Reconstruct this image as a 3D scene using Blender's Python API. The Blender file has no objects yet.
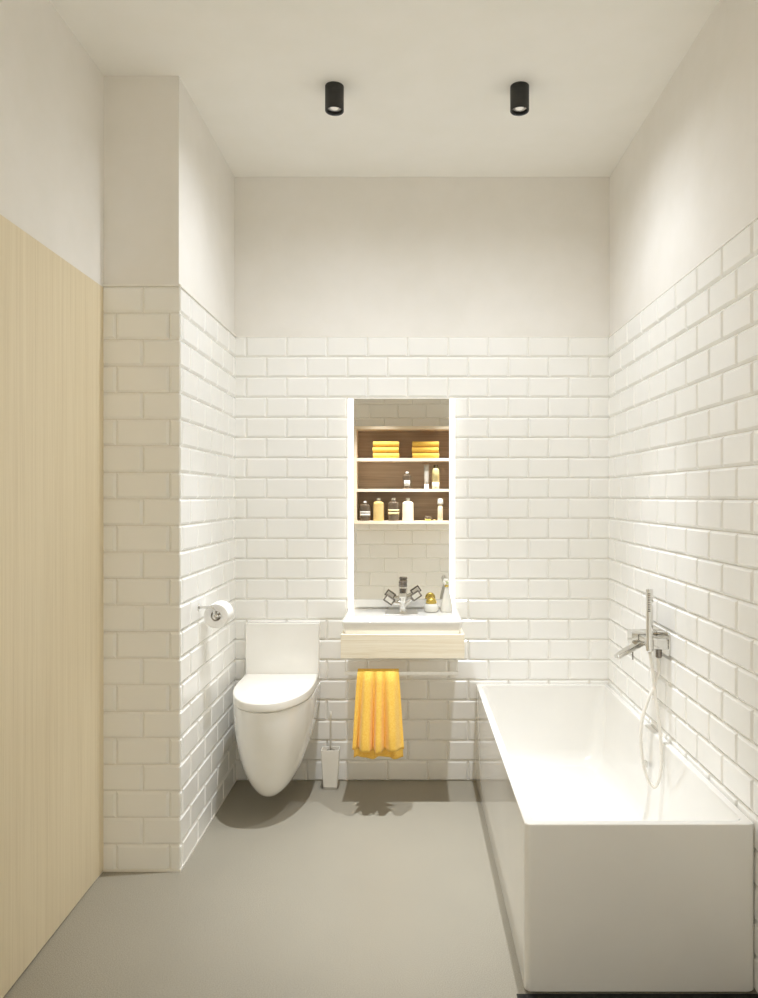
import bpy, bmesh, math, random
from mathutils import Vector, Matrix
random.seed(4)
C = bpy.context.scene.collection
PI = math.pi

# ------------------------------------------------------------------ materials
def mat(name, col, rough=0.5, metal=0.0, coat=0.0, spec=0.5, emit=None, estr=0.0, trans=0.0, sheen=0.0):
    m = bpy.data.materials.new(name); m.use_nodes = True
    b = m.node_tree.nodes['Principled BSDF']
    b.inputs['Base Color'].default_value = (*col, 1)
    b.inputs['Roughness'].default_value = rough
    b.inputs['Metallic'].default_value = metal
    b.inputs['Coat Weight'].default_value = coat
    b.inputs['Coat Roughness'].default_value = 0.05
    b.inputs['Specular IOR Level'].default_value = spec
    b.inputs['Transmission Weight'].default_value = trans
    b.inputs['Sheen Weight'].default_value = sheen
    if emit:
        b.inputs['Emission Color'].default_value = (*emit, 1)
        b.inputs['Emission Strength'].default_value = estr
    return m

def noisy(m, c1, c2, scale=(5, 5, 5), nscale=4.0, detail=4.0, p=(0.35, 0.65), bump=0.0, bscale=None, bdist=0.01):
    nt = m.node_tree; N = nt.nodes; L = nt.links
    b = N['Principled BSDF']
    tc = N.new('ShaderNodeTexCoord'); mp = N.new('ShaderNodeMapping')
    mp.inputs['Scale'].default_value = scale
    L.new(tc.outputs['Object'], mp.inputs['Vector'])
    no = N.new('ShaderNodeTexNoise'); no.inputs['Scale'].default_value = nscale
    no.inputs['Detail'].default_value = detail; no.inputs['Roughness'].default_value = 0.6
    L.new(mp.outputs['Vector'], no.inputs['Vector'])
    r = N.new('ShaderNodeValToRGB')
    r.color_ramp.elements[0].position = p[0]; r.color_ramp.elements[0].color = (*c1, 1)
    r.color_ramp.elements[1].position = p[1]; r.color_ramp.elements[1].color = (*c2, 1)
    L.new(no.outputs['Fac'], r.inputs['Fac']); L.new(r.outputs['Color'], b.inputs['Base Color'])
    if bump:
        bp = N.new('ShaderNodeBump'); bp.inputs['Strength'].default_value = bump
        bp.inputs['Distance'].default_value = bdist
        src = no
        if bscale:
            src = N.new('ShaderNodeTexNoise'); src.inputs['Scale'].default_value = bscale
            src.inputs['Detail'].default_value = 3
            L.new(tc.outputs['Object'], src.inputs['Vector'])
        L.new(src.outputs['Fac'], bp.inputs['Height']); L.new(bp.outputs['Normal'], b.inputs['Normal'])
    return m

def wood(name, light, mid, dark, along='z', rough=0.45, fine=1.0, wave=0.0):
    """procedural timber: stretched noise in two sizes, grain along one axis"""
    m = mat(name, mid, rough)
    nt = m.node_tree; N = nt.nodes; L = nt.links; b = N['Principled BSDF']
    tc = N.new('ShaderNodeTexCoord')
    def stretched(k, s):
        mp = N.new('ShaderNodeMapping')
        sc = {'x': (s, k, k), 'y': (k, s, k), 'z': (k, k, s)}[along]
        mp.inputs['Scale'].default_value = sc
        L.new(tc.outputs['Object'], mp.inputs['Vector'])
        n = N.new('ShaderNodeTexNoise'); n.inputs['Scale'].default_value = 1.0
        n.inputs['Detail'].default_value = 5; n.inputs['Roughness'].default_value = 0.65
        n.inputs['Distortion'].default_value = wave
        L.new(mp.outputs['Vector'], n.inputs['Vector'])
        return n
    a = stretched(28 * fine, 0.9); c = stretched(170 * fine, 3.0)
    mx = N.new('ShaderNodeMath'); mx.operation = 'MULTIPLY_ADD'
    mx.inputs[1].default_value = 0.45; L.new(c.outputs['Fac'], mx.inputs[0])
    m2 = N.new('ShaderNodeMath'); m2.operation = 'MULTIPLY'; m2.inputs[1].default_value = 0.55
    L.new(a.outputs['Fac'], m2.inputs[0]); L.new(m2.outputs[0], mx.inputs[2])
    r = N.new('ShaderNodeValToRGB'); e = r.color_ramp.elements
    e[0].position = 0.36; e[0].color = (*dark, 1)
    e[1].position = 0.64; e[1].color = (*light, 1)
    x = r.color_ramp.elements.new(0.5); x.color = (*mid, 1)
    L.new(mx.outputs[0], r.inputs['Fac']); L.new(r.outputs['Color'], b.inputs['Base Color'])
    bp = N.new('ShaderNodeBump'); bp.inputs['Strength'].default_value = 0.12; bp.inputs['Distance'].default_value = 0.002
    L.new(mx.outputs[0], bp.inputs['Height']); L.new(bp.outputs['Normal'], b.inputs['Normal'])
    return m

def srgb(r, g, b):
    f = lambda v: (v/255/12.92) if v/255 <= 0.04045 else ((v/255+0.055)/1.055)**2.4
    return (f(r), f(g), f(b))

M = {}
M['tile'] = noisy(mat('glazed_white_tile', srgb(241, 239, 233), 0.16, spec=0.45), srgb(242, 241, 237), srgb(244, 243, 240),
                  (1, 1, 1), 3.0, 2, bump=0.10, bscale=9.0, bdist=0.012)
M['grout'] = noisy(mat('pale_grout', srgb(222, 218, 207), 0.8), srgb(214, 209, 197), srgb(228, 224, 214), (1, 1, 1), 40)
M['plaster'] = noisy(mat('warm_white_plaster', srgb(229, 223, 210), 0.9, spec=0.2), srgb(235, 232, 226), srgb(238, 235, 230),
                     (1, 1, 1), 6, 4, bump=0.05, bscale=220, bdist=0.002)
M['ceiling'] = noisy(mat('matt_ceiling_paint', srgb(233, 227, 215), 0.95, spec=0.1), srgb(241, 239, 233), srgb(243, 241, 236),
                     (1, 1, 1), 5, 3, bump=0.04, bscale=200, bdist=0.002)
M['trim'] = noisy(mat('white_tile_trim', srgb(240, 237, 230), 0.3), srgb(238, 235, 227), srgb(243, 240, 234), (1, 1, 1), 20)
M['oak'] = wood('pale_oak', srgb(232, 219, 191), srgb(226, 212, 182), srgb(216, 201, 170), 'z', 0.5, 2.3, 0.5)
M['ash'] = wood('pale_ash', srgb(244, 236, 217), srgb(238, 228, 206), srgb(221, 207, 178), 'x', 0.45, 1.1, 2.6)
M['walnut'] = wood('brown_grained_wood', srgb(176, 158, 138), srgb(160, 142, 122), srgb(138, 120, 101), 'x', 0.5, 1.5, 0.8)
M['maple'] = wood('cream_maple', srgb(243, 228, 205), srgb(236, 219, 194), srgb(226, 207, 180), 'x', 0.45, 1.0, 0.4)
M['ceramic'] = noisy(mat('white_ceramic', srgb(238, 236, 230), 0.07, coat=0.8), srgb(237, 235, 229), srgb(240, 238, 233), (1, 1, 1), 3)
M['acrylic'] = noisy(mat('white_acrylic', srgb(234, 232, 227), 0.12, coat=0.5), srgb(233, 231, 226), srgb(236, 234, 229), (1, 1, 1), 3)
M['black'] = noisy(mat('black_plinth_and_absorber', (0.01, 0.01, 0.01), 0.7), (0.008, 0.008, 0.008), (0.014, 0.013, 0.012), (1, 1, 1), 20)
M['lampblack'] = noisy(mat('matt_black_metal', (0.02, 0.02, 0.018), 0.55), (0.018, 0.018, 0.016), (0.026, 0.025, 0.023), (1, 1, 1), 60)
M['chrome'] = noisy(mat('chrome', (0.72, 0.71, 0.68), 0.08, metal=1.0), (0.70, 0.69, 0.66), (0.76, 0.75, 0.72), (1, 1, 1), 6)
M['satin'] = noisy(mat('satin_steel', (0.8, 0.78, 0.74), 0.30, metal=1.0), (0.78, 0.76, 0.72), (0.84, 0.82, 0.78), (1, 1, 1), 80)
M['smoke'] = noisy(mat('smoky_chrome', (0.22, 0.20, 0.18), 0.15, metal=0.9), (0.20, 0.18, 0.16), (0.26, 0.24, 0.22), (1, 1, 1), 30)
M['towel'] = noisy(mat('yellow_terry', srgb(240, 186, 62), 0.95, sheen=0.3, spec=0.1), srgb(243, 192, 80), srgb(250, 208, 104),
                   (1, 1, 1), 160, 4, bump=0.5, bscale=420, bdist=0.003)
M['paper'] = noisy(mat('tissue_paper', srgb(246, 244, 240), 0.95, spec=0.1), srgb(243, 241, 236), srgb(249, 247, 243), (1, 1, 1), 90, bump=0.15, bscale=200, bdist=0.001)
M['card'] = noisy(mat('grey_cardboard', srgb(178, 168, 150), 0.9), srgb(168, 158, 140), srgb(186, 176, 158), (1, 1, 1), 60)
M['white_plastic'] = noisy(mat('white_plastic', srgb(242, 239, 231), 0.25), srgb(240, 237, 229), srgb(244, 241, 234), (1, 1, 1), 10)
M['brown_glass'] = noisy(mat('brown_glass', srgb(92, 78, 62), 0.12, coat=0.5), srgb(84, 70, 56), srgb(102, 88, 70), (1, 1, 1), 12)
M['honey'] = noisy(mat('honey_soap', srgb(214, 182, 120), 0.15, coat=0.5), srgb(206, 172, 108), srgb(220, 190, 130), (1, 1, 1), 8)
M['cream'] = noisy(mat('cream_lotion', srgb(236, 222, 192), 0.2, coat=0.3), srgb(232, 217, 186), srgb(240, 227, 199), (1, 1, 1), 8)
M['pale_yellow'] = noisy(mat('pale_yellow_lotion', srgb(224, 208, 150), 0.18, coat=0.4), srgb(218, 200, 138), srgb(230, 216, 164), (1, 1, 1), 8)
M['grey_label'] = noisy(mat('grey_paper_label', srgb(196, 190, 180), 0.7), srgb(188, 182, 171), srgb(204, 199, 190), (1, 1, 1), 50)
M['tan_label'] = noisy(mat('tan_paper_label', srgb(214, 188, 140), 0.7), srgb(206, 180, 130), srgb(222, 197, 150), (1, 1, 1), 50)
M['print'] = noisy(mat('label_print', srgb(90, 84, 76), 0.7), srgb(84, 78, 70), srgb(98, 92, 84), (1, 1, 1), 50)
M['silver_tube'] = noisy(mat('silver_tube', srgb(200, 192, 180), 0.25, metal=0.4), srgb(190, 182, 170), srgb(210, 203, 192), (1, 1, 1), 20)
M['gold'] = noisy(mat('gold_lid', srgb(212, 186, 96), 0.25, metal=0.75), srgb(202, 174, 84), srgb(222, 200, 116), (1, 1, 1), 20)
M['sage'] = noisy(mat('sage_bead', srgb(190, 196, 150), 0.4), srgb(180, 188, 140), srgb(200, 206, 162), (1, 1, 1), 30)
M['frosted'] = noisy(mat('frosted_glass', srgb(244, 241, 230), 0.2, trans=0.25), srgb(242, 239, 227), srgb(246, 243, 233), (1, 1, 1), 10)
M['hose'] = noisy(mat('white_hose', srgb(246, 244, 239), 0.25, coat=0.4), srgb(236, 232, 224), srgb(242, 239, 232), (1, 1, 1), 100)
M['mirror'] = mat('mirror_silver', (0.90, 0.885, 0.85), 0.0, metal=1.0)
M['led'] = mat('white_light_strip', (0.9, 0.9, 0.88), 0.4, emit=(1.0, 0.965, 0.9), estr=1.3)
M['lens'] = mat('lamp_lens', (0.9, 0.88, 0.84), 0.2, emit=(1.0, 0.93, 0.82), estr=0.12)
M['reflector'] = noisy(mat('lamp_reflector', (0.5, 0.48, 0.45), 0.25, metal=1.0), (0.46, 0.44, 0.41), (0.55, 0.53, 0.5), (1, 1, 1), 40)

# floor: fine speckled grey resin
def floor_mat():
    m = mat('speckled_grey_floor', srgb(150, 146, 137), 0.42, spec=0.4)
    nt = m.node_tree; N = nt.nodes; L = nt.links; b = N['Principled BSDF']
    tc = N.new('ShaderNodeTexCoord')
    n1 = N.new('ShaderNodeTexNoise'); n1.inputs['Scale'].default_value = 330; n1.inputs['Detail'].default_value = 2
    n2 = N.new('ShaderNodeTexNoise'); n2.inputs['Scale'].default_value = 2.2; n2.inputs['Detail'].default_value = 4
    for n in (n1, n2): L.new(tc.outputs['Object'], n.inputs['Vector'])
    r1 = N.new('ShaderNodeValToRGB'); e = r1.color_ramp.elements
    e[0].position = 0.30; e[0].color = (*srgb(134, 129, 116), 1); e[1].position = 0.70; e[1].color = (*srgb(172, 165, 149), 1)
    L.new(n1.outputs['Fac'], r1.inputs['Fac'])
    r2 = N.new('ShaderNodeValToRGB'); e = r2.color_ramp.elements
    e[0].position = 0.3; e[0].color = (0.94, 0.94, 0.94, 1); e[1].position = 0.7; e[1].color = (1, 1, 1, 1)
    L.new(n2.outputs['Fac'], r2.inputs['Fac'])
    mx = N.new('ShaderNodeMix'); mx.data_type = 'RGBA'; mx.blend_type = 'MULTIPLY'; mx.inputs[0].default_value = 1
    L.new(r1.outputs['Color'], mx.inputs[6]); L.new(r2.outputs['Color'], mx.inputs[7])
    L.new(mx.outputs[2], b.inputs['Base Color'])
    return m
M['floor'] = floor_mat()

# ------------------------------------------------------------------ helpers
def link(name, bm, mats, parent=None, smooth=False, bevel=0.0, segs=2, angle=40, sub=0, solid=0.0):
    me = bpy.data.meshes.new(name)
    bmesh.ops.recalc_face_normals(bm, faces=bm.faces[:])
    if parent is not None:                       # keep the mesh where it was drawn
        bm.transform(Matrix.Translation(-parent.matrix_basis.translation) if parent.parent is None
                     else Matrix.Translation(-base_of(parent)))
    bm.to_mesh(me); bm.free()
    o = bpy.data.objects.new(name, me); C.objects.link(o)
    for m_ in (mats if isinstance(mats, (list, tuple)) else [mats]): me.materials.append(m_)
    if smooth:
        for p in me.polygons: p.use_smooth = True
    if parent is not None: o.parent = parent
    if solid:
        s = o.modifiers.new('solid', 'SOLIDIFY'); s.thickness = solid; s.offset = 0
    if bevel:
        b = o.modifiers.new('bevel', 'BEVEL'); b.width = bevel; b.segments = segs
        b.limit_method = 'ANGLE'; b.angle_limit = math.radians(angle)
        for p in me.polygons: p.use_smooth = True
        wn = o.modifiers.new('wn', 'WEIGHTED_NORMAL'); wn.keep_sharp = True
    if sub:
        s = o.modifiers.new('sub', 'SUBSURF'); s.levels = sub; s.render_levels = sub
    return o

def base_of(o):
    v = Vector((0, 0, 0))
    while o is not None:
        v += o.location; o = o.parent
    return v

def recentre(o, origin):
    """put the origin of a single-mesh thing at its base"""
    o.data.transform(Matrix.Translation(-Vector(origin))); o.location = origin
    return o

def thing(name, label, cat, loc, group=None):
    o = bpy.data.objects.new(name, None); C.objects.link(o)
    o.empty_display_size = 0.05
    o.location = loc; o['label'] = label; o['category'] = cat
    if group: o['group'] = group
    return o

def tag(o, label, cat, group=None):
    o['label'] = label; o['category'] = cat
    if group: o['group'] = group
    return o

def struct(name, bm, mats, **k):
    o = link(name, bm, mats, **k); o['kind'] = 'structure'; return o

def box(bm, x0, x1, y0, y1, z0, z1, mi=0):
    v = [bm.verts.new((x, y, z)) for x in (x0, x1) for y in (y0, y1) for z in (z0, z1)]
    for f in ((0, 1, 3, 2), (4, 6, 7, 5), (0, 4, 5, 1), (2, 3, 7, 6), (0, 2, 6, 4), (1, 5, 7, 3)):
        fc = bm.faces.new([v[i] for i in f]); fc.material_index = mi
    return v

def lathe(bm, prof, cx, cy, z0=0.0, n=28, mi=0, cap=True, axis='z', squash=1.0):
    rings = []
    for r, h in prof:
        ring = []
        for i in range(n):
            a = 2 * PI * i / n
            p = (r * math.cos(a), r * math.sin(a) * squash, h)
            if axis == 'z': q = (cx + p[0], cy + p[1], z0 + p[2])
            elif axis == 'y': q = (cx + p[0], cy + p[2], z0 + p[1])
            else: q = (cx + p[2], cy + p[0], z0 + p[1])
            ring.append(bm.verts.new(q))
        rings.append(ring)
    for a, b in zip(rings, rings[1:]):
        for i in range(n):
            f = bm.faces.new((a[i], a[(i+1) % n], b[(i+1) % n], b[i])); f.material_index = mi
    if cap:
        for ring in (rings[0], rings[-1]):
            f = bm.faces.new(ring); f.material_index = mi
    return rings

def tube(bm, pts, r, n=12, mi=0, cap=True):
    pts = [Vector(p) for p in pts]; rad = r if isinstance(r, (list, tuple)) else [r] * len(pts)
    rings = []; up = None
    for i, p in enumerate(pts):
        t = (pts[min(i+1, len(pts)-1)] - pts[max(i-1, 0)]).normalized()
        if up is None:
            up = t.orthogonal().normalized()
        up = (up - t * up.dot(t)).normalized(); s = t.cross(up)
        rings.append([bm.verts.new(p + (up * math.cos(2*PI*k/n) + s * math.sin(2*PI*k/n)) * rad[i]) for k in range(n)])
    for a, b in zip(rings, rings[1:]):
        for i in range(n):
            f = bm.faces.new((a[i], a[(i+1) % n], b[(i+1) % n], b[i])); f.material_index = mi
    if cap:
        for ring in (rings[0], rings[-1]):
            f = bm.faces.new(ring); f.material_index = mi

def spline(pts, k=10):
    P = [Vector(p) for p in pts]; P = [P[0]*2-P[1]] + P + [P[-1]*2-P[-2]]; out = []
    for i in range(1, len(P)-2):
        for j in range(k):
            t = j / k; a, b, c, d = P[i-1], P[i], P[i+1], P[i+2]
            out.append(0.5*((2*b)+(-a+c)*t+(2*a-5*b+4*c-d)*t*t+(-a+3*b-3*c+d)*t**3))
    out.append(P[-2]); return out

def rrect(x0, x1, y0, y1, r, n=6):
    pts = []
    for cx, cy, a0 in ((x1-r, y1-r, 0), (x0+r, y1-r, PI/2), (x0+r, y0+r, PI), (x1-r, y0+r, 1.5*PI)):
        for i in range(n+1):
            a = a0 + PI/2*i/n; pts.append((cx+r*math.cos(a), cy+r*math.sin(a)))
    return pts

def loft(bm, rings, cap0=True, cap1=True, mi=0):
    R = [[bm.verts.new(p) for p in ring] for ring in rings]; n = len(R[0])
    for a, b in zip(R, R[1:]):
        for i in range(n):
            f = bm.faces.new((a[i], a[(i+1) % n], b[(i+1) % n], b[i])); f.material_index = mi
    if cap0: bm.faces.new(R[0][::-1]).material_index = mi
    if cap1: bm.faces.new(R[-1]).material_index = mi
    return R

# tiled surface: bevelled tiles standing proud of a plane.
def tiles(bm, O, U, Nn, length, z1, tw, th, joint, proud=0.0088, bev=0.0092, gap=0.0016, z0=0.0, mi=0, inset=0.0):
    """O: origin (corner at u=0), U: unit vector along the wall, Nn: wall normal.  joint: u of one vertical joint in the top row."""
    O = Vector(O); U = Vector(U); Nn = Vector(Nn); Z = Vector((0, 0, 1))
    rows = int(round((z1 - z0) / th)); dz = (z1 - z0) / rows
    for r in range(rows):
        zt = z1 - r * dz; zb = zt - dz
        off = (joint + (tw / 2 if r % 2 else 0)) % tw
        u = off - tw
        while u < length - 1e-6:
            a, b = max(u, inset), min(u + tw, length - inset)
            if b - a > 0.012:
                ca, cb = u < inset - 1e-4, u + tw > length - inset + 1e-4
                g = gap / 2
                ba = 0.0 if ca else bev; bb = 0.0 if cb else bev
                a0 = a if ca else a + g; b0 = b if cb else b - g
                lo = [(a0, zb+g), (b0, zb+g), (b0, zt-g), (a0, zt-g)]
                hi = [(a0+ba, zb+g+bev), (b0-bb, zb+g+bev), (b0-bb, zt-g-bev), (a0+ba, zt-g-bev)]
                jt = random.uniform(-0.0002, 0.0002)
                lv = [bm.verts.new(O + U*x + Z*z) for x, z in lo]
                ev = [bm.verts.new(O + U*x + Z*z + Nn*0.0012) for x, z in lo]
                hv = [bm.verts.new(O + U*x + Z*z + Nn*(proud + jt)) for x, z in hi]
                fs = [hv]
                for i in range(4):
                    j = (i+1) % 4
                    fs.append([ev[i], ev[j], hv[j], hv[i]]); fs.append([lv[i], lv[j], ev[j], ev[i]])
                for f in fs: bm.faces.new(f).material_index = mi
            u += tw

# ------------------------------------------------------------------ the room
XR, XL, XC = 0.9876, -1.155, -0.873        # right wall, left wall, side face of the boxed-out corner
YB, YC, YR = 3.608, 2.739, -0.65          # back wall, front face of the boxed-out corner, rear wall
H, HT = 2.994, 2.2

bm = bmesh.new(); box(bm, XL-.15, XR+.15, YR-.15, YB+.15, -.12, 0.0); struct('floor', bm, M['floor'])
bm = bmesh.new(); box(bm, XL-.15, XR+.15, YR-.15, YB+.15, H, H+.12); struct('ceiling', bm, M['ceiling'])

WM = [M['tile'], M['grout'], M['plaster'], M['trim']]
bm = bmesh.new(); box(bm, XC-.1, XR+.12, YB, YB+.12, 0, HT, 1); box(bm, XC-.1, XR+.12, YB, YB+.12, HT, H, 2)
tiles(bm, (XC, YB, 0), (1, 0, 0), (0, -1, 0), XR-XC, HT, .2, .1, .0586)
box(bm, XC, XR, YB-.0045, YB, HT-.001, HT+.005, 3)
struct('wall_back', bm, WM)
bm = bmesh.new(); box(bm, XR, XR+.12, YR, YB, 0, HT, 1); box(bm, XR, XR+.12, YR, YB, HT, H, 2)
tiles(bm, (XR, YB, 0), (0, -1, 0), (-1, 0, 0), YB-YR, HT, .2, .1, .123)
box(bm, XR-.0045, XR, YR, YB, HT-.001, HT+.005, 3)
struct('wall_right', bm, WM)
bm = bmesh.new(); box(bm, XL, XC, YC, YB, 0, HT, 1); box(bm, XL, XC, YC, YB, HT, H, 2)
tiles(bm, (XC, YB, 0), (0, -1, 0), (1, 0, 0), YB-YC+.0055, HT, .2, .1, .15)
tiles(bm, (XL, YC, 0), (1, 0, 0), (0, -1, 0), XC-XL+.0055, HT, .2, .1, .148)
box(bm, XL, XC+.0105, YC-.0105, YC, HT-.001, HT+.006, 3)
box(bm, XC, XC+.0105, YC, YB, HT-.001, HT+.006, 3)
box(bm, XL, XC+.0105, YC-.0105, YC, 0, .009, 3)
box(bm, XC, XC+.0105, YC, YB, 0, .009, 3)
struct('wall_corner', bm, WM)
bm = bmesh.new(); box(bm, XL-.12, XL, YR, YB, 0, H, 0); struct('wall_left', bm, M['plaster'])
bm = bmesh.new(); box(bm, XL-.12, XR+.12, YR-.12, YR, 0, H, 1)
tiles(bm, (XL, YR, 0), (1, 0, 0), (0, 1, 0), XR-XL, H, .3, .15, .12)
struct('wall_rear', bm, WM)

bm = bmesh.new(); box(bm, .300, XR-.006, 1.0, 2.058, 0, .0015); struct('floor_light_absorber', bm, M['black'])  # black sheet added on the floor, absorbs bounce to darken the tub front
# the flush oak door in the left wall, standing a hair proud at its free edge
bm = bmesh.new()
v = [(-1.168, 2.7335), (-1.1535, 2.7335), (-1.1375, 1.834), (-1.168, 1.834)]
loft(bm, [[(x, y, 0.004) for x, y in v], [(x, y, 2.195) for x, y in v]])
door = struct('door_1', bm, M['oak'], bevel=.0015)
door['label'] = 'tall flush pale oak door leaf without handle in the left wall'

# ------------------------------------------------------------------ bath
bath = thing('bathtub', 'long white built-in bathtub with a thin square rim along the right wall', 'bathtub', (.65, 2.85, 0))
bx0, bx1, by0, by1, bz = .324, .978, 2.058, 3.602, .481
def ring(x0, x1, y0, y1, r, z): return [(x, y, z) for x, y in rrect(x0, x1, y0, y1, r, 8)]
bm = bmesh.new(); R = []
for d, z, r in ((.022, .0022, .02), (.008, .0026, .022), (.002, .005, .02), (0, .010, .018)):
    R.append(ring(bx0+d, bx1-d, by0+d, by1-d, r, z))
R.append(ring(bx0, bx1, by0, by1, .018, bz-.004)); R.append(ring(bx0+.0012, bx1-.0012, by0+.0012, by1-.0012, .017, bz-.001))
R.append(ring(bx0+.004, bx1-.004, by0+.004, by1-.004, .014, bz))
R.append(ring(bx0+.024, bx1-.022, by0+.024, by1-.022, .020, bz)); R.append(ring(bx0+.027, bx1-.025, by0+.027, by1-.025, .022, bz-.0015))
R.append(ring(bx0+.0285, bx1-.0265, by0+.0285, by1-.0265, .024, bz-.006))
for t, z in ((.04, .36), (.052, .22)): R.append(ring(bx0+t, bx1-t+.004, by0+t+.01, by1-t, .06, z))
for k in range(1, 7):
    a = PI/2*k/6; d = .054 + .07*(1-math.cos(a)); z = .20 - .085*math.sin(a)
    R.append(ring(bx0+d, bx1-d, by0+d+.01, by1-d, .07, z))
R.append(ring(bx0+.22, bx1-.22, by0+.5, by1-.5, .07, .112))
loft(bm, R)
link('tub_shell', bm, M['acrylic'], bath, smooth=True)
sh = bath.children[0]; wn = sh.modifiers.new('wn', 'WEIGHTED_NORMAL'); wn.weight = 80
bm = bmesh.new(); box(bm, bx0+.022, bx1-.02, by0+.022, by1, 0, .0024)
link('plinth', bm, M['black'], bath)['label'] = 'black recessed plinth under the tub'
bm = bmesh.new(); lathe(bm, [(.021, 0), (.021, .004), (.017, .006), (.004, .006)], bx0+.33, 2.85, .1125, 28)
link('drain', bm, M['chrome'], bath, smooth=True)['label'] = 'round chrome drain'
bm = bmesh.new(); box(bm, .922, .9325, 2.858, 2.874, .342, .368)
ov = link('overflow', bm, M['chrome'], bath, bevel=.002); ov['label'] = 'small chrome overflow slot'

# ------------------------------------------------------------------ toilet
tx, tb = -.625, 3.6015
toilet = thing('toilet', 'white wall-hung toilet with closed lid and flat cistern panel', 'toilet', (tx, 3.4, 0))
def dring(hw, yf, yb, z, ys=None, e=2.0, xo=0.0, n=18):
    """D outline: flat at the back, superelliptic nose at the front"""
    ys = ys if ys is not None else yf + (yb-yf)*0.45
    pts = [(tx+hw+xo, yb, z), (tx+hw+xo, (yb+ys)/2, z)]
    for i in range(n+1):
        a = PI*i/n; c, s = math.cos(a), math.sin(a)
        pts.append((tx+xo+hw*math.copysign(abs(c)**(2/e), c), ys-(ys-yf)*abs(s)**(2/e), z))
    pts += [(tx-hw+xo, (yb+ys)/2, z), (tx-hw+xo, yb, z)]
    return pts
bm = bmesh.new(); R = []
N_ = 22
for k in range(N_+1):
    u = 1 - k/N_                                   # 1 at the tip .. 0 at the top
    u = math.sin(u*PI/2)
    z = .499 - .416*u
    e = math.sqrt(max(0, 1-u**2.05))
    hw = .012 + .1695*e
    yf = 3.225 - .187*e
    yb = tb if u < .55 else tb - (tb-3.30)*((u-.55)/.45)**1.6
    ys = min(yf + .33*e + .02, yb-.01)
    R.append(dring(hw, yf, yb, z, ys, 2.05))
R.append(dring(.1785, 3.043, tb, .503, 3.385, 2.05))
loft(bm, R)
link('bowl', bm, M['ceramic'], toilet, smooth=True).modifiers.new('wn', 'WEIGHTED_NORMAL')
bm = bmesh.new()
loft(bm, [dring(.176, 3.040, 3.536, .5045, 3.37, 2.1), dring(.179, 3.034, 3.536, .507, 3.37, 2.1), dring(.179, 3.032, 3.536, .513, 3.37, 2.1),
          dring(.179, 3.032, 3.536, .538, 3.37, 2.1), dring(.177, 3.036, 3.536, .5435, 3.37, 2.1), dring(.170, 3.045, 3.532, .546, 3.37, 2.1)])
link('lid', bm, M['white_plastic'], toilet, smooth=True).modifiers.new('wn', 'WEIGHTED_NORMAL')
bm = bmesh.new(); box(bm, tx-.179, tx+.179, 3.541, tb, .5035, .791)
link('cistern_panel', bm, M['ceramic'], toilet, bevel=.004, segs=3)

# ------------------------------------------------------------------ basin and vanity
zc = .7965
van = thing('vanity_drawer_unit', 'wall-hung pale ash drawer unit under the white basin', 'cabinet', (-.038, 3.42, .69))
bm = bmesh.new(); box(bm, -.3085, .2385, 3.246, 3.606, .690, zc)
link('carcass', bm, M['ash'], van, bevel=.0015)
bm = bmesh.new(); box(bm, -.3098, .2398, 3.225, 3.2445, .690, zc)
link('drawer_front', bm, M['ash'], van, bevel=.0015)

bm = bmesh.new(); R = []
def r2(x0, x1, y0, y1, r, z): return [(x, y, z) for x, y in rrect(x0, x1, y0, y1, r, 6)]
X0, X1, Y0, Y1, zt = -.3070, .2315, 3.234, 3.607, .8545
R += [r2(X0+.010, X1-.010, Y0+.008, Y1, .012, .7975), r2(X0+.007, X1-.007, Y0+.006, Y1, .012, .815), r2(X0+.0015, X1-.0015, Y0+.001, Y1, .014, .838),
      r2(X0, X1, Y0, Y1, .014, .847), r2(X0, X1, Y0, Y1, .014, .852), r2(X0+.003, X1-.003, Y0+.003, Y1, .012, zt)]
R += [r2(X0+.016, X1-.016, Y0+.014, 3.362, .03, zt), r2(X0+.020, X1-.020, Y0+.018, 3.358, .03, zt-.003),
      r2(X0+.026, X1-.026, Y0+.024, 3.352, .03, .835), r2(X0+.055, X1-.055, Y0+.040, 3.335, .03, .815), r2(X0+.20, X1-.20, Y0+.055, 3.32, .02, .812)]
loft(bm, R)
basin = link('washbasin', bm, M['ceramic'], smooth=True); basin.modifiers.new('wn', 'WEIGHTED_NORMAL')
recentre(basin, (-.04, 3.42, .7975)); tag(basin, 'white rectangular ceramic washbasin on the pale wooden drawer unit', 'sink')
bm = bmesh.new(); lathe(bm, [(.018, 0), (.018, .003), (.004, .004)], -.04, 3.295, .8122, 20)
link('drain', bm, M['chrome'], basin, smooth=True)

# towel rail
rail = thing('towel_rail', 'flat steel towel rail fixed under the pale wooden drawer unit', 'towel rail', (-.043, 3.26, .61))
bm = bmesh.new(); box(bm, -.2940, .2145, 3.2445, 3.2515, .6095, .6275)
link('bar', bm, M['satin'], rail, bevel=.001)
for xa in (-.2940, .2075):
    bm = bmesh.new(); box(bm, xa, xa+.007, 3.2517, 3.259, .6095, .6898); box(bm, xa-.006, xa+.013, 3.2519, 3.285, .6855, .6898)
    link('bracket', bm, M['satin'], rail, bevel=.001)

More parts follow.
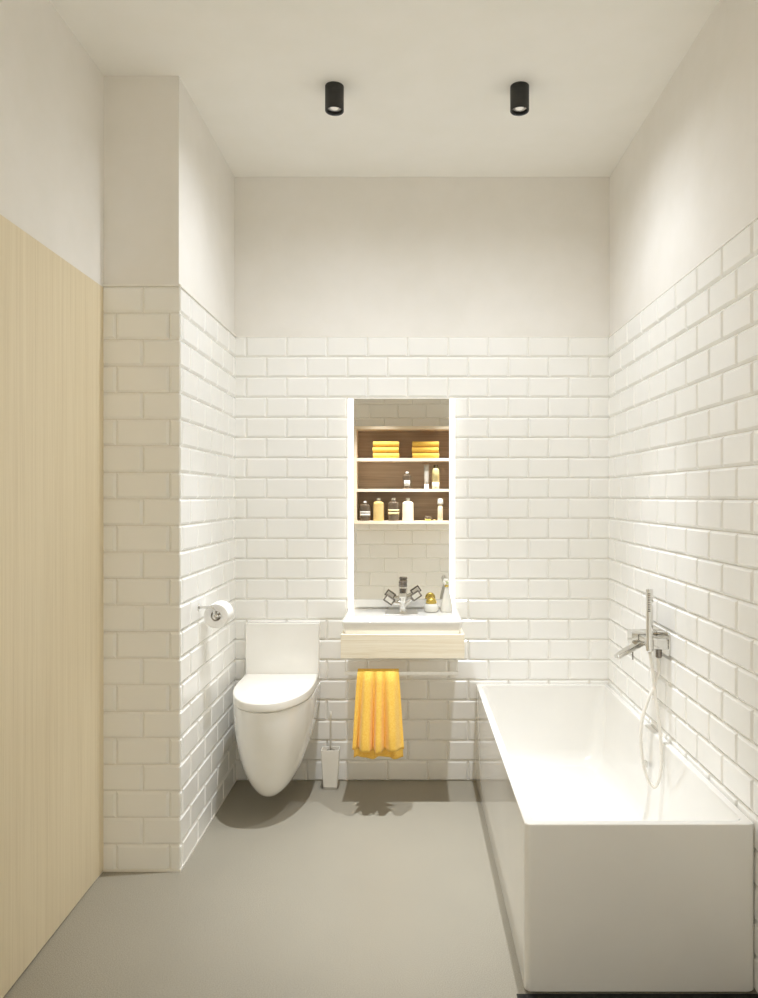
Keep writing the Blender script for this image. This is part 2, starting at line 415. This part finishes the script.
# hanging towel
def hang_towel():
    bm = bmesh.new(); nu, nv = 96, 70
    L1, L2 = .338, .394; top = .6390; bar_y = 3.2480; rr = .0085
    total = L1 + PI*rr + L2
    def fold(u, v):
        s = 0
        for c, w, a in ((.03, .06, .30), (.265, .095, 1.0), (.53, .075, .90), (.80, .125, 1.05)):
            s += a*math.exp(-((u-c)/w)**4)
        return s
    grid = []
    for j in range(nv+1):
        d = total*j/nv; row = []
        for i in range(nu+1):
            u = i/nu
            if d < L1:
                k = 1-d/L1                       # 1 at the hem, 0 at the bar
                z = top - rr - (L1-d); y = bar_y - rr
                side = -1
            elif d < L1+PI*rr:
                a = (d-L1)/rr; k = 0; z = top - rr + rr*math.sin(a); y = bar_y - rr*math.cos(a); side = 0
            else:
                k = (d-L1-PI*rr)/L2; z = top - rr - (d-L1-PI*rr); y = bar_y + rr; side = 1
            ks = min(1, k*5)
            xl = -.2365 - .024*k**.8 + (0 if side <= 0 else .000); xr = -.0505 + .020*k**.9
            if side > 0: xl += .001; xr -= .004*k
            f = fold(u, k)
            x = xl + (xr-xl)*u + .004*math.sin(u*19+1)*ks*k + (u-.5)*-.003
            if side <= 0:
                kk = min(1, k*1.15)**.75
                y -= (.010*min(1, k*10) + .040*kk)*f*(side < 0) + .024*k*(side < 0) + .004*math.sin(u*11 + k*2)*k
                z += .004*math.sin(u*9+.5)*k
            else:
                y += (.004 + .010*(.5+.5*math.sin(u*27)))*ks
                z += .006*math.sin(u*13)*k*(k > .8)
            row.append(bm.verts.new((x, y, z)))
        grid.append(row)
    for a, b in zip(grid, grid[1:]):
        for i in range(nu): bm.faces.new((a[i], a[i+1], b[i+1], b[i]))
    o = link('hand_towel', bm, M['towel'], smooth=True, solid=.0045)
    return recentre(o, (-.147, 3.2480, .264))
tag(hang_towel(), 'bright yellow towel hanging in folds over the rail under the basin', 'towel')

# ------------------------------------------------------------------ basin tap
fx, fy, fz = -.0360, 3.490, zt
tap = thing('basin_mixer_tap', 'chrome basin tap with two slanted square handles', 'tap', (fx, fy, fz))
bm = bmesh.new(); box(bm, -.121, .034, 3.405, 3.560, zt, zt+.0022)
link('base_plate', bm, M['satin'], tap, bevel=.0008)
bm = bmesh.new()
lathe(bm, [(.0195, 0), (.0195, .004), (.0175, .008), (.0175, .03), (.0185, .07), (.020, .080), (.020, .120), (.018, .1225)], fx, fy, fz, 28)
for sx, ex, ez in ((-1, -.082, .900), (1, .006, .917)):
    tube(bm, [(fx, fy, fz+.030), (fx+sx*.018, fy-.002, fz+.045), (ex, fy-.006, ez)], [.017, .015, .0095], 14)
link('body', bm, M['chrome'], tap, smooth=True, bevel=.001)
bm = bmesh.new()
loft(bm, [[(fx+x, fy+.012, fz+z) for x, z in ((-.0185, .092), (.0185, .092), (.0185, .120), (-.0185, .120))],
          [(fx+x, fy-.125, fz+z-.006) for x, z in ((-.0165, .088), (.0165, .088), (.0165, .111), (-.0165, .111))]])
link('spout', bm, M['chrome'], tap, bevel=.003)
bm = bmesh.new()
lathe(bm, [(.0165, .1205), (.0205, .1225), (.0205, .132), (.018, .1335), (.018, .1365), (.0205, .138), (.0205, .146), (.017, .1485)], fx, fy, fz, 26)
link('cap', bm, M['smoke'], tap, smooth=True, bevel=.0008)['label'] = 'dark ribbed cap on top'
for cx, cz, ang in ((-.1020, .914, -PI/2*.62), (.0265, .934, PI/2*.62)):
    bm = bmesh.new()
    Rm = Matrix.Translation((cx, fy-.008, cz)) @ Matrix.Rotation(ang, 4, 'Y')
    hw, hh, t, dp = .0170, .0245, .0062, .011
    for a in ((-hw, hw, -hh, -hh+t), (-hw, hw, hh-t, hh), (-hw, -hw+t, -hh+t, hh-t), (hw-t, hw, -hh+t, hh-t)):
        vs = box(bm, a[0], a[1], -dp, dp, a[2], a[3])
    bm.transform(Rm)
    hd = link('handle', bm, M['smoke'], tap, bevel=.0014); hd['label'] = 'square handle with dark frame'
    bm = bmesh.new(); box(bm, -hw+t+.0002, hw-t-.0002, -dp*.6, dp*.6, -hh+t+.0002, hh-t-.0002); bm.transform(Rm)
    bm.transform(Matrix.Translation((0, 0, 0))); link('handle_inlay', bm, M['satin'], hd)['label'] = 'pale inlay of the handle'

# jar and bottle on the basin
def small_jar():
    t = thing('cream_jar', 'round white cream jar with domed gold lid on the basin', 'jar', (.0995, 3.495, zt))
    bm = bmesh.new(); lathe(bm, [(.022, 0), (.030, .003), (.0355, .012), (.0365, .024), (.033, .035), (.027, .040)], .0995, 3.495, zt, 32)
    link('jar_body', bm, M['frosted'], t, smooth=True)
    bm = bmesh.new(); lathe(bm, [(.0245, .0402), (.0265, .043), (.0262, .048), (.0235, .057), (.017, .066), (.008, .0705), (.001, .0715)], .0995, 3.495, zt, 32)
    link('lid', bm, M['gold'], t, smooth=True)['label'] = 'domed gold lid'
small_jar()
def flower_bottle():
    cx, cy = .1735, 3.495
    t = thing('perfume_bottle', 'tall tapered white bottle with flower-shaped stopper on the basin', 'bottle', (cx, cy, zt))
    bm = bmesh.new(); lathe(bm, [(.024, 0), (.0275, .003), (.0285, .012), (.0265, .035), (.020, .070), (.0135, .098), (.0085, .112), (.0080, .120)], cx, cy, zt, 32)
    link('bottle_body', bm, M['frosted'], t, smooth=True)
    bm = bmesh.new(); lathe(bm, [(.0095, .1202), (.0095, .128), (.008, .130)], cx, cy, zt, 24)
    link('collar', bm, M['gold'], t, smooth=True)['label'] = 'thin gold collar'
    bm = bmesh.new()
    for k in range(6):
        a = 2*PI*k/6
        bmesh.ops.create_uvsphere(bm, u_segments=14, v_segments=8, radius=.0075,
            matrix=Matrix.Translation((cx-.003+.0095*math.cos(a), cy-.002, zt+.144+.0095*math.sin(a))) @ Matrix.Diagonal((1, .55, 1, 1)))
    link('flower', bm, M['white_plastic'], t, smooth=True)
    bm = bmesh.new(); bmesh.ops.create_uvsphere(bm, u_segments=16, v_segments=10, radius=.0065, matrix=Matrix.Translation((cx+.003, cy-.008, zt+.141)))
    link('bead', bm, M['sage'], t, smooth=True)['label'] = 'sage green bead in the middle of the flower'
flower_bottle()

# ------------------------------------------------------------------ mirror with light strips
mir = thing('illuminated_mirror', 'tall rectangular wall mirror with a white light strip down each side', 'mirror', (-.048, 3.578, .857))
YM = 3.578
bm = bmesh.new(); box(bm, -.2795, .1905, YM, YM+.006, .903, 1.888); link('mirror_glass', bm, M['mirror'], mir)
for a, b in ((-.3080, -.2802), (.1912, .2185)):
    bm = bmesh.new(); box(bm, a, b, YM-.002, YM+.012, .857, 1.888); link('light_strip', bm, M['led'], mir, bevel=.001)['label'] = 'glowing white light strip'
bm = bmesh.new(); box(bm, -.3070, .2175, YM+.0065, 3.6005, .866, 1.885)
box(bm, -.2800, .1910, YM-.001, YM+.012, .866, .9022); box(bm, -.3080, .2185, YM-.002, YM+.02, 1.8885, 1.8935)
link('frame', bm, M['white_plastic'], mir)['label'] = 'white backing frame'

# ------------------------------------------------------------------ shelf unit on the rear wall (seen in the mirror)
SY = -.40                                     # front edge of the shelves
def mz(py, s=96.2): return 1.41-(py-496.2)/s
def mx(px, s=96.2): return (px-410.5)/s
unit = thing('wall_shelf_unit', 'open wooden wall shelf unit with brown back, reflected in the mirror', 'shelf', (-.07, -.52, mz(524)))
ux0, ux1 = mx(353.8), .46
zs = [(mz(429.3), mz(426.2)), (mz(461.2), mz(458.1)), (mz(491.8), mz(488.9)), (mz(524), mz(521))]
bm = bmesh.new(); box(bm, ux0+.03, ux1-.03, -.642, -.630, zs[3][1], zs[0][0]); link('back_panel', bm, M['walnut'], unit)['label'] = 'brown grained back panel'
for a, b in ((ux0, ux0+.03), (ux1-.03, ux1)):
    bm = bmesh.new(); box(bm, a, b, -.644, SY, zs[3][0], zs[0][1]); link('side_panel', bm, M['maple'], unit, bevel=.001)
for a, b in zs:
    bm = bmesh.new(); box(bm, ux0+.0302, ux1-.0302, -.629, SY-.0005, a, b); link('shelf', bm, M['maple'], unit, bevel=.001)

IS = 727/(2*YM-(-.450))                       # scale for things standing on the shelves
def ix(px): return (px-410.5)/IS
tops = [zs[1][1], zs[2][1], zs[3][1]]
def folded_towel(cx, zb, w, dep, h, label):
    bm = bmesh.new()
    prof = []
    n = 10
    for i in range(n+1):
        a = -PI/2 + PI*i/n; prof.append((SY-.016-h/2*1.0+h/2*math.cos(a)+.0, h/2+h/2*math.sin(a)))
    prof += [(SY-.016-dep, h), (SY-.016-dep, 0)]
    ringsx = []
    for x, sc in ((-w/2, .90), (-w/2+.006, 1.0), (-w/4, .985), (0, 1.0), (w/4, .985), (w/2-.006, 1.0), (w/2, .90)):
        ringsx.append([(cx+x, y, zb + h/2 + (z-h/2)*sc + (0 if sc == 1 else -.0*h)) for y, z in prof])
    loft(bm, ringsx)
    o = link('folded_towel', bm, M['towel'], smooth=True, bevel=.003)
    recentre(o, (cx, SY-.14, zb)); tag(o, label, 'towel', 'folded yellow towels on the top shelf')
for side, cx, w in (('left', ix((372.9+399)/2), 26.1/IS), ('right', ix((412.2+438.8)/2), 26.6/IS)):
    for k, nm in enumerate(('bottom', 'middle', 'top')):
        folded_towel(cx + (.002, -.003, .001)[k], tops[0]+.0005+k*.0595, w, .17, .0575,
                     f'folded yellow towel, {nm} one of the {side} stack reflected in the mirror')

def bottle(name, label, cat, px0, px1, ztop_px, base, body_m, capm, kind='round', lab=None, group='toiletries on the shelves seen in the mirror'):
    cx = ix((px0+px1)/2); r = (px1-px0)/2/IS; h = (1.41-(ztop_px-496.2)/IS) - base; cy = -.450
    t = thing(name, label, cat, (cx, cy, base), group)
    bm = bmesh.new()
    if kind == 'round':           # domed shoulders, short neck
        ch = h*.11; sh = h*.74; nr = r*.30
        prof = [(r*.90, 0), (r, .006)] + [(r, sh)]
        for i in range(1, 7):
            a = PI/2*i/6; prof.append((nr+(r-nr)*math.cos(a), sh+(h-ch-.006-sh)*math.sin(a)))
        prof += [(nr, h-ch-.001)]
        lathe(bm, prof, cx, cy, base, 32, squash=.72); link('bottle_body', bm, body_m, t, smooth=True, bevel=.0008)
        bm = bmesh.new(); lathe(bm, [(nr*1.15, h-ch), (nr*1.25, h-ch+.002), (nr*1.25, h-.003), (nr*1.05, h)], cx, cy, base, 24)
        link('cap', bm, capm, t, smooth=True)
    if lab:
        for m_, a, b in lab:
            bm = bmesh.new(); lathe(bm, [(r*1.015, h*a), (r*1.015, h*b)], cx, cy, base, 32, cap=False, squash=.74)
            link('label', bm, m_, t, smooth=True, solid=.0008)
    return t, cx, cy, r, h
b2, b3 = tops[1]+.0004, tops[2]+.0004
t, cx, cy, r, h = bottle('soap_bottle', 'small brown bottle with a white square label on the middle shelf', 'bottle', 403, 411.1, 471.8, b2, M['brown_glass'], M['white_plastic'])
bm = bmesh.new(); n = 10; f0 = []; f1 = []
for i in range(n+1):
    a = -.75 + 1.5*i/n + PI/2
    f0.append(bm.verts.new((cx+r*1.02*math.cos(a), cy+r*.75*math.sin(a), b2+h*.18))); f1.append(bm.verts.new((cx+r*1.02*math.cos(a), cy+r*.75*math.sin(a), b2+h*.50)))
for i in range(n): bm.faces.new((f0[i], f0[i+1], f1[i+1], f1[i]))
link('label', bm, M['paper'], t, smooth=True, solid=.0008)['label'] = 'white square label'
bm = bmesh.new(); box(bm, cx-r*.35, cx+r*.35, cy+r*.757, cy+r*.775, b2+h*.335, b2+h*.36)
link('label_print', bm, M['print'], t)
bottle('soap_bottle', 'short dark brown bottle with grey label, leftmost on the bottom shelf', 'bottle', 360, 370.2, 501, b3, M['brown_glass'], M['white_plastic'], lab=[(M['grey_label'], .24, .36), (M['grey_label'], .39, .48)])
bottle('soap_bottle', 'honey-coloured plain bottle with white cap on the bottom shelf', 'bottle', 373.2, 384, 498, b3, M['honey'], M['white_plastic'])
bottle('soap_bottle', 'tall dark brown bottle with tan label between the honey and cream bottles', 'bottle', 388, 399.2, 498, b3, M['brown_glass'], M['white_plastic'], lab=[(M['tan_label'], .28, .37), (M['tan_label'], .41, .50)])
bottle('soap_bottle', 'plain cream-white bottle on the bottom shelf', 'bottle', 402.2, 413.6, 498, b3, M['cream'], M['white_plastic'])

# tube
cx = ix(426.4); t = thing('cosmetic_tube', 'silver tube standing on its white cap on the middle shelf', 'tube', (cx, -.450, b2), 'toiletries on the shelves seen in the mirror')
h = (1.41-(464.4-496.2)/IS)-b2
bm = bmesh.new(); R = []
for k in range(9):
    u = k/8; rx = .0225+.006*u; ry = .021*(1-u)+.0015
    R.append([(cx+rx*math.cos(2*PI*i/24), -.450+ry*math.sin(2*PI*i/24), b2+.0505+(h-.051)*u) for i in range(24)])
loft(bm, R); link('tube_body', bm, M['silver_tube'], t, smooth=True)
bm = bmesh.new(); lathe(bm, [(.0235, 0), (.0245, .003), (.0235, .048), (.022, .050)], cx, -.450, b2, 28); link('cap', bm, M['white_plastic'], t, smooth=True)['label'] = 'white cap at the bottom'
# pale yellow bottle
cx = ix(435.7); h = (1.41-(464.8-496.2)/IS)-b2; t = thing('lotion_bottle', 'slim pale yellow bottle with dark cap, right of the silver tube', 'bottle', (cx, -.450, b2), 'toiletries on the shelves seen in the mirror')
bm = bmesh.new(); lathe(bm, [(.034, 0), (.0385, .004), (.0385, h*.28)], cx, -.450, b2, 30); link('bottle_foot', bm, M['cream'], t, smooth=True)['label'] = 'cream-white lower part'
bm = bmesh.new(); lathe(bm, [(.0385, h*.281), (.0385, h*.74), (.034, h*.82), (.022, h*.86), (.0215, h*.862)], cx, -.450, b2, 30); link('bottle_body', bm, M['pale_yellow'], t, smooth=True)
bm = bmesh.new(); lathe(bm, [(.022, h*.864), (.023, h*.87), (.0225, h*.99), (.019, h)], cx, -.450, b2, 24); link('cap', bm, M['brown_glass'], t, smooth=True)['label'] = 'dark cap'
# white tall bottle
cx = ix(440.2); h = (1.41-(498.6-496.2)/IS)-b3; t = thing('lotion_bottle', 'slim white bottle with wide cap, rightmost on the bottom shelf', 'bottle', (cx, -.450, b3), 'toiletries on the shelves seen in the mirror')
bm = bmesh.new(); lathe(bm, [(.025, 0), (.0275, .003), (.0275, h*.58), (.025, h*.66), (.019, h*.70), (.018, h*.74)], cx, -.450, b3, 28); link('bottle_body', bm, M['cream'], t, smooth=True)
bm = bmesh.new(); lathe(bm, [(.029, h*.742), (.0315, h*.755), (.0315, h*.985), (.028, h)], cx, -.450, b3, 28); link('cap', bm, M['white_plastic'], t, smooth=True)['label'] = 'wide white cap'
# dark dish
cx = ix(428); t = thing('soap_dish', 'small low dark dish with gold foot on the bottom shelf', 'dish', (cx, -.450, b3))
bm = bmesh.new(); lathe(bm, [(.022, 0), (.030, .004), (.034, .016), (.035, .0205)], cx, -.450, b3, 28); link('foot', bm, M['gold'], t, smooth=True)['label'] = 'gold foot'
bm = bmesh.new(); lathe(bm, [(.035, .0207), (.0375, .026), (.037, .040), (.031, .047), (.010, .0475)], cx, -.450, b3, 28); link('dish_top', bm, M['brown_glass'], t, smooth=True)['label'] = 'dark brown top'
cx = ix(434.4); bm = bmesh.new(); lathe(bm, [(.012, 0), (.0145, .003), (.0145, .011), (.011, .0135)], cx, -.450, b3, 22)
o = link('small_tin', bm, M['honey'], smooth=True); recentre(o, (cx, -.450, b3)); tag(o, 'tiny low honey-brown tin beside the dark dish on the bottom shelf', 'tin')

# ------------------------------------------------------------------ toilet paper
rx, rz, ry0, ry1 = -.802, .916, 2.995, 3.09
hold = thing('toilet_paper_holder', 'bent chrome toilet paper holder on the left tiled wall', 'toilet paper holder', (-.868, 2.975, .955))
bm = bmesh.new(); lathe(bm, [(.017, 0), (.017, .0035), (.014, .005)], XC+.0056, 2.968, .956, 26, axis='x')
link('wall_plate', bm, M['chrome'], hold, smooth=True, bevel=.0006)
bm = bmesh.new()
pts = spline([(XC+.0108, 2.968, .956), (-.835, 2.968, .956), (-.812, 2.968, .955), (-.803, 2.968, .946), (-.802, 2.968, .930), (-.802, 2.970, .922), (-.802, 2.982, .916), (-.802, 3.02, .916), (-.802, 3.105, .916)], 6)
tube(bm, pts, .0055, 14); link('arm', bm, M['chrome'], hold, smooth=True)
bm = bmesh.new(); lathe(bm, [(.012, 0), (.0135, .002), (.0135, .005), (.012, .0065)], rx, 2.9845, rz, 24, axis='y')
link('end_stop', bm, M['chrome'], hold, smooth=True)
bm = bmesh.new()
lathe(bm, [(.0212, ry0), (.0485, ry0), (.0505, ry0+.002), (.0505, ry1-.002), (.0485, ry1), (.0212, ry1)], rx, 0, rz, 48, axis='y', cap=False)
roll = link('toilet_roll', bm, M['paper'], smooth=True, bevel=.0004); recentre(roll, (rx, (ry0+ry1)/2, rz-.05))
tag(roll, 'white toilet paper roll on the chrome holder at the left wall', 'toilet paper')
bm = bmesh.new()
lathe(bm, [(.0212, ry0+.0005), (.0212, ry1-.0005), (.0196, ry1-.0005), (.0196, ry0+.0005), (.0212, ry0+.0005)], rx, 0, rz, 36, axis='y', cap=False)
link('core', bm, M['card'], roll, smooth=True)['label'] = 'grey cardboard core'

# ------------------------------------------------------------------ toilet brush
hx, hy = -.3860, 3.512
holder = thing('brush_holder', 'small tapered square white toilet brush holder on the floor', 'toilet brush holder', (hx, hy, 0))
def sq(hw, z, c=(hx, hy)): return [(x, y, z) for x, y in rrect(c[0]-hw, c[0]+hw, c[1]-hw*.74, c[1]+hw*.74, min(.004, hw*.3), 3)]
bm = bmesh.new()
loft(bm, [sq(.0325, .012), sq(.0325, .013), sq(.0385, .08), sq(.0435, .19), sq(.0430, .1915), sq(.0405, .1915), sq(.0400, .189), sq(.0355, .10), sq(.030, .03)])
link('cup', bm, M['white_plastic'], holder, smooth=True).modifiers.new('wn', 'WEIGHTED_NORMAL')
bm = bmesh.new(); loft(bm, [sq(.0335, 0), sq(.0335, .0115)]); link('foot', bm, M['chrome'], holder, bevel=.0008)['label'] = 'bright chrome foot'
br = thing('toilet_brush', 'thin upright pale-handled toilet brush standing in the white square holder', 'toilet brush', (hx, hy, .033))
bm = bmesh.new()
lathe(bm, [(.0042, .10), (.0042, .345), (.0055, .347), (.0055, .368), (.004, .370)], hx, hy, 0, 16)
link('handle', bm, M['white_plastic'], br, smooth=True)
bm = bmesh.new(); lathe(bm, [(.008, .033), (.017, .040), (.018, .060), (.018, .088), (.012, .0985), (.006, .0998)], hx, hy, 0, 20)
link('bristles', bm, M['white_plastic'], br, smooth=True)
bm = bmesh.new(); lathe(bm, [(.0045, .178), (.020, .180), (.020, .184), (.0045, .187)], hx, hy, 0, 20, cap=False)
link('collar', bm, M['chrome'], br, smooth=True)

# ------------------------------------------------------------------ bath mixer on the right wall
mx_ = thing('bath_mixer_tap', 'chrome wall-mounted bath mixer with long slanted spout above the tub', 'tap', (XR, 2.84, .81))
PW = XR-.0056
bm = bmesh.new(); loft(bm, [[(PW, y, z) for y, z in rrect(2.735, 2.965, .805, .892, .016, 6)], [(PW-.008, y, z) for y, z in rrect(2.735, 2.965, .805, .892, .016, 6)]])
link('wall_plate', bm, M['chrome'], mx_, smooth=True, bevel=.001)
bm = bmesh.new()
loft(bm, [[(x, 2.905+dy, z) for dy, z in rrect(-.03, .03, .822, .876, .012, 5)] for x in (PW-.0085, .876)])
box(bm, .902, PW-.0085, 2.79, 2.87, .834, .864)
link('mixer_body', bm, M['chrome'], mx_, bevel=.0015)
bm = bmesh.new()
d = Vector((-.085, -.02, -.055)).normalized()
p0 = Vector((.918, 2.873, .836)); p1 = Vector((.800, 2.825, .785))
for _ in (0,):
    t_ = (p1-p0).normalized(); s_ = t_.cross(Vector((0, 0, 1))).normalized(); u_ = s_.cross(t_)
    def rr_(p, w, h_): return [tuple(p + s_*a + u_*b) for a, b in rrect(-w, w, -h_, h_, min(w, h_)*.5, 4)]
    loft(bm, [rr_(p0, .017, .012), rr_(p0+(p1-p0)*.93, .0145, .0085), rr_(p1, .013, .007)])
link('spout', bm, M['chrome'], mx_, smooth=True, bevel=.0008)
bm = bmesh.new(); tube(bm, [(.884, 2.892, .8215), (.884, 2.892, .760)], .0028, 10); link('lever', bm, M['smoke'], mx_, smooth=True)['label'] = 'thin dark lever pointing down'
bm = bmesh.new()
loft(bm, [[(x, 2.765+dy, z) for dy, z in rrect(-.019, .019, .829, .870, .008, 4)] for x in (PW-.0085, .918)])
link('hand_shower_bracket', bm, M['chrome'], mx_, bevel=.0012)
bm = bmesh.new(); lathe(bm, [(.0105, .797), (.0115, .799), (.0115, .8285)], .944, 2.765, 0, 22)
link('hose_outlet', bm, M['smoke'], mx_, smooth=True, bevel=.0006)

hs = thing('hand_shower', 'slim upright chrome hand shower with a looping white hose over the tub', 'hand shower', (.903, 2.752, .827))
sxx, syy = .9045, 2.75
bm = bmesh.new(); lathe(bm, [(.009, .822), (.0132, .828), (.0132, 1.056), (.0118, 1.059)], sxx, syy, 0, 28)
link('stick_handle', bm, M['chrome'], hs, smooth=True, bevel=.0008)
bm = bmesh.new()
for k in range(11):
    z = .975+k*.0066
    box(bm, sxx-.0105, sxx-.0015, syy-.0146, syy-.0105, z, z+.0028)
link('spray_nozzles', bm, M['smoke'], hs)['label'] = 'row of dark spray slots'
def hp(px, py, D): return ((px-410.5)*D/727, D, 1.41-(py-496.2)*D/727)
pts = [(sxx, syy, .821), hp(652.3, 668, 2.745), hp(654.5, 690, 2.74), hp(657.5, 712, 2.73), hp(660.3, 735, 2.72), hp(661.3, 757, 2.71), hp(659.8, 776, 2.70),
       hp(655, 787, 2.70), hp(649, 782, 2.70), hp(643.5, 765, 2.705), hp(640.8, 742, 2.715), hp(642, 720, 2.725), hp(648, 700, 2.735), hp(654, 686, 2.745), hp(658.5, 671, 2.755), (.944, 2.765, .7965)]
bm = bmesh.new(); tube(bm, spline(pts, 8), .0063, 12); link('hose', bm, M['hose'], hs, smooth=True)['label'] = 'long white hose hanging in a loop'

# ------------------------------------------------------------------ ceiling spots
def lamp(x, y, label, beams, tilt=0.0):
    t = thing('ceiling_spotlight', label, 'ceiling light', (x, y, 2.994), 'black cylinder spotlights on the ceiling')
    bm = bmesh.new(); r = .0362
    lathe(bm, [(r, 2.994), (r, 2.900), (r-.0012, 2.898), (r-.004, 2.898), (r-.0045, 2.908), (r-.0045, 2.9135)], x, y, 0, 40)
    link('housing', bm, M['lampblack'], t, smooth=True, bevel=.0004)
    bm = bmesh.new(); lathe(bm, [(r-.0055, 2.9060), (.018, 2.9128), (.0175, 2.9130)], x, y, 0, 36, cap=False)
    link('reflector', bm, M['reflector'], t, smooth=True, solid=.0006)
    bm = bmesh.new(); lathe(bm, [(.0168, 2.9130), (.0160, 2.9095), (.009, 2.9075), (.001, 2.907)], x, y, 0, 30)
    link('lens', bm, M['lens'], t, smooth=True)['label'] = 'bright faceted lens'
    for p, an in beams:      # beam with a bright centre and a soft spill
        L = bpy.data.lights.new('spot_bulb', 'SPOT'); L.energy = p; L.color = LIGHT
        L.spot_size = math.radians(an); L.spot_blend = 1.0; L.shadow_soft_size = .014
        o = bpy.data.objects.new('spot_bulb', L); C.objects.link(o); o.parent = t
        o.location = (0, 0, 2.897-H); o.rotation_euler = (tilt, 0, 0)
LIGHT = (.955, 1.0, 1.065)
FRONT = ((12, 126), (14, 170), (160, 52)); REAR_FILL = ((430, 64),)
lamp(-.294, 2.811, 'black cylinder spotlight on the ceiling, left of the two', FRONT)
lamp(.422, 2.811, 'black cylinder spotlight on the ceiling, right of the two', FRONT)
lamp(-.297, .05, 'added black cylinder fill spotlight, unseen behind the viewer, above the toilet side', REAR_FILL, math.radians(-1))  # rear pair added as fill, out of view behind the camera
lamp(.420, .05, 'added black cylinder fill spotlight, unseen behind the viewer, above the bath side', REAR_FILL, math.radians(-1))

# ------------------------------------------------------------------ world, camera, view
w = bpy.data.worlds.new('World'); bpy.context.scene.world = w; w.use_nodes = True
w.node_tree.nodes['Background'].inputs['Color'].default_value = (1, .95, .88, 1)
w.node_tree.nodes['Background'].inputs['Strength'].default_value = 0.3
cam = bpy.data.cameras.new('camera'); co = bpy.data.objects.new('camera', cam); C.objects.link(co)
co.location = (0, 0, 1.41); co.rotation_euler = (PI/2, 0, 0)
cam.sensor_fit = 'HORIZONTAL'; cam.sensor_width = 36; cam.lens = 727/758*36
cam.shift_x = -31.5/758; cam.shift_y = -2.8/758; cam.clip_start = .01
S = bpy.context.scene; S.camera = co
S.view_settings.view_transform = 'Standard'; S.view_settings.look = 'None'
S.view_settings.gamma = 1; S.view_settings.use_curve_mapping = False
S.view_settings.exposure = 0.26
S.render.film_transparent = False
cy = S.cycles
cy.use_denoising = True
cy.max_bounces = 16; cy.diffuse_bounces = 10; cy.glossy_bounces = 6
cy.caustics_reflective = False; cy.caustics_refractive = False
cy.sample_clamp_indirect = 4
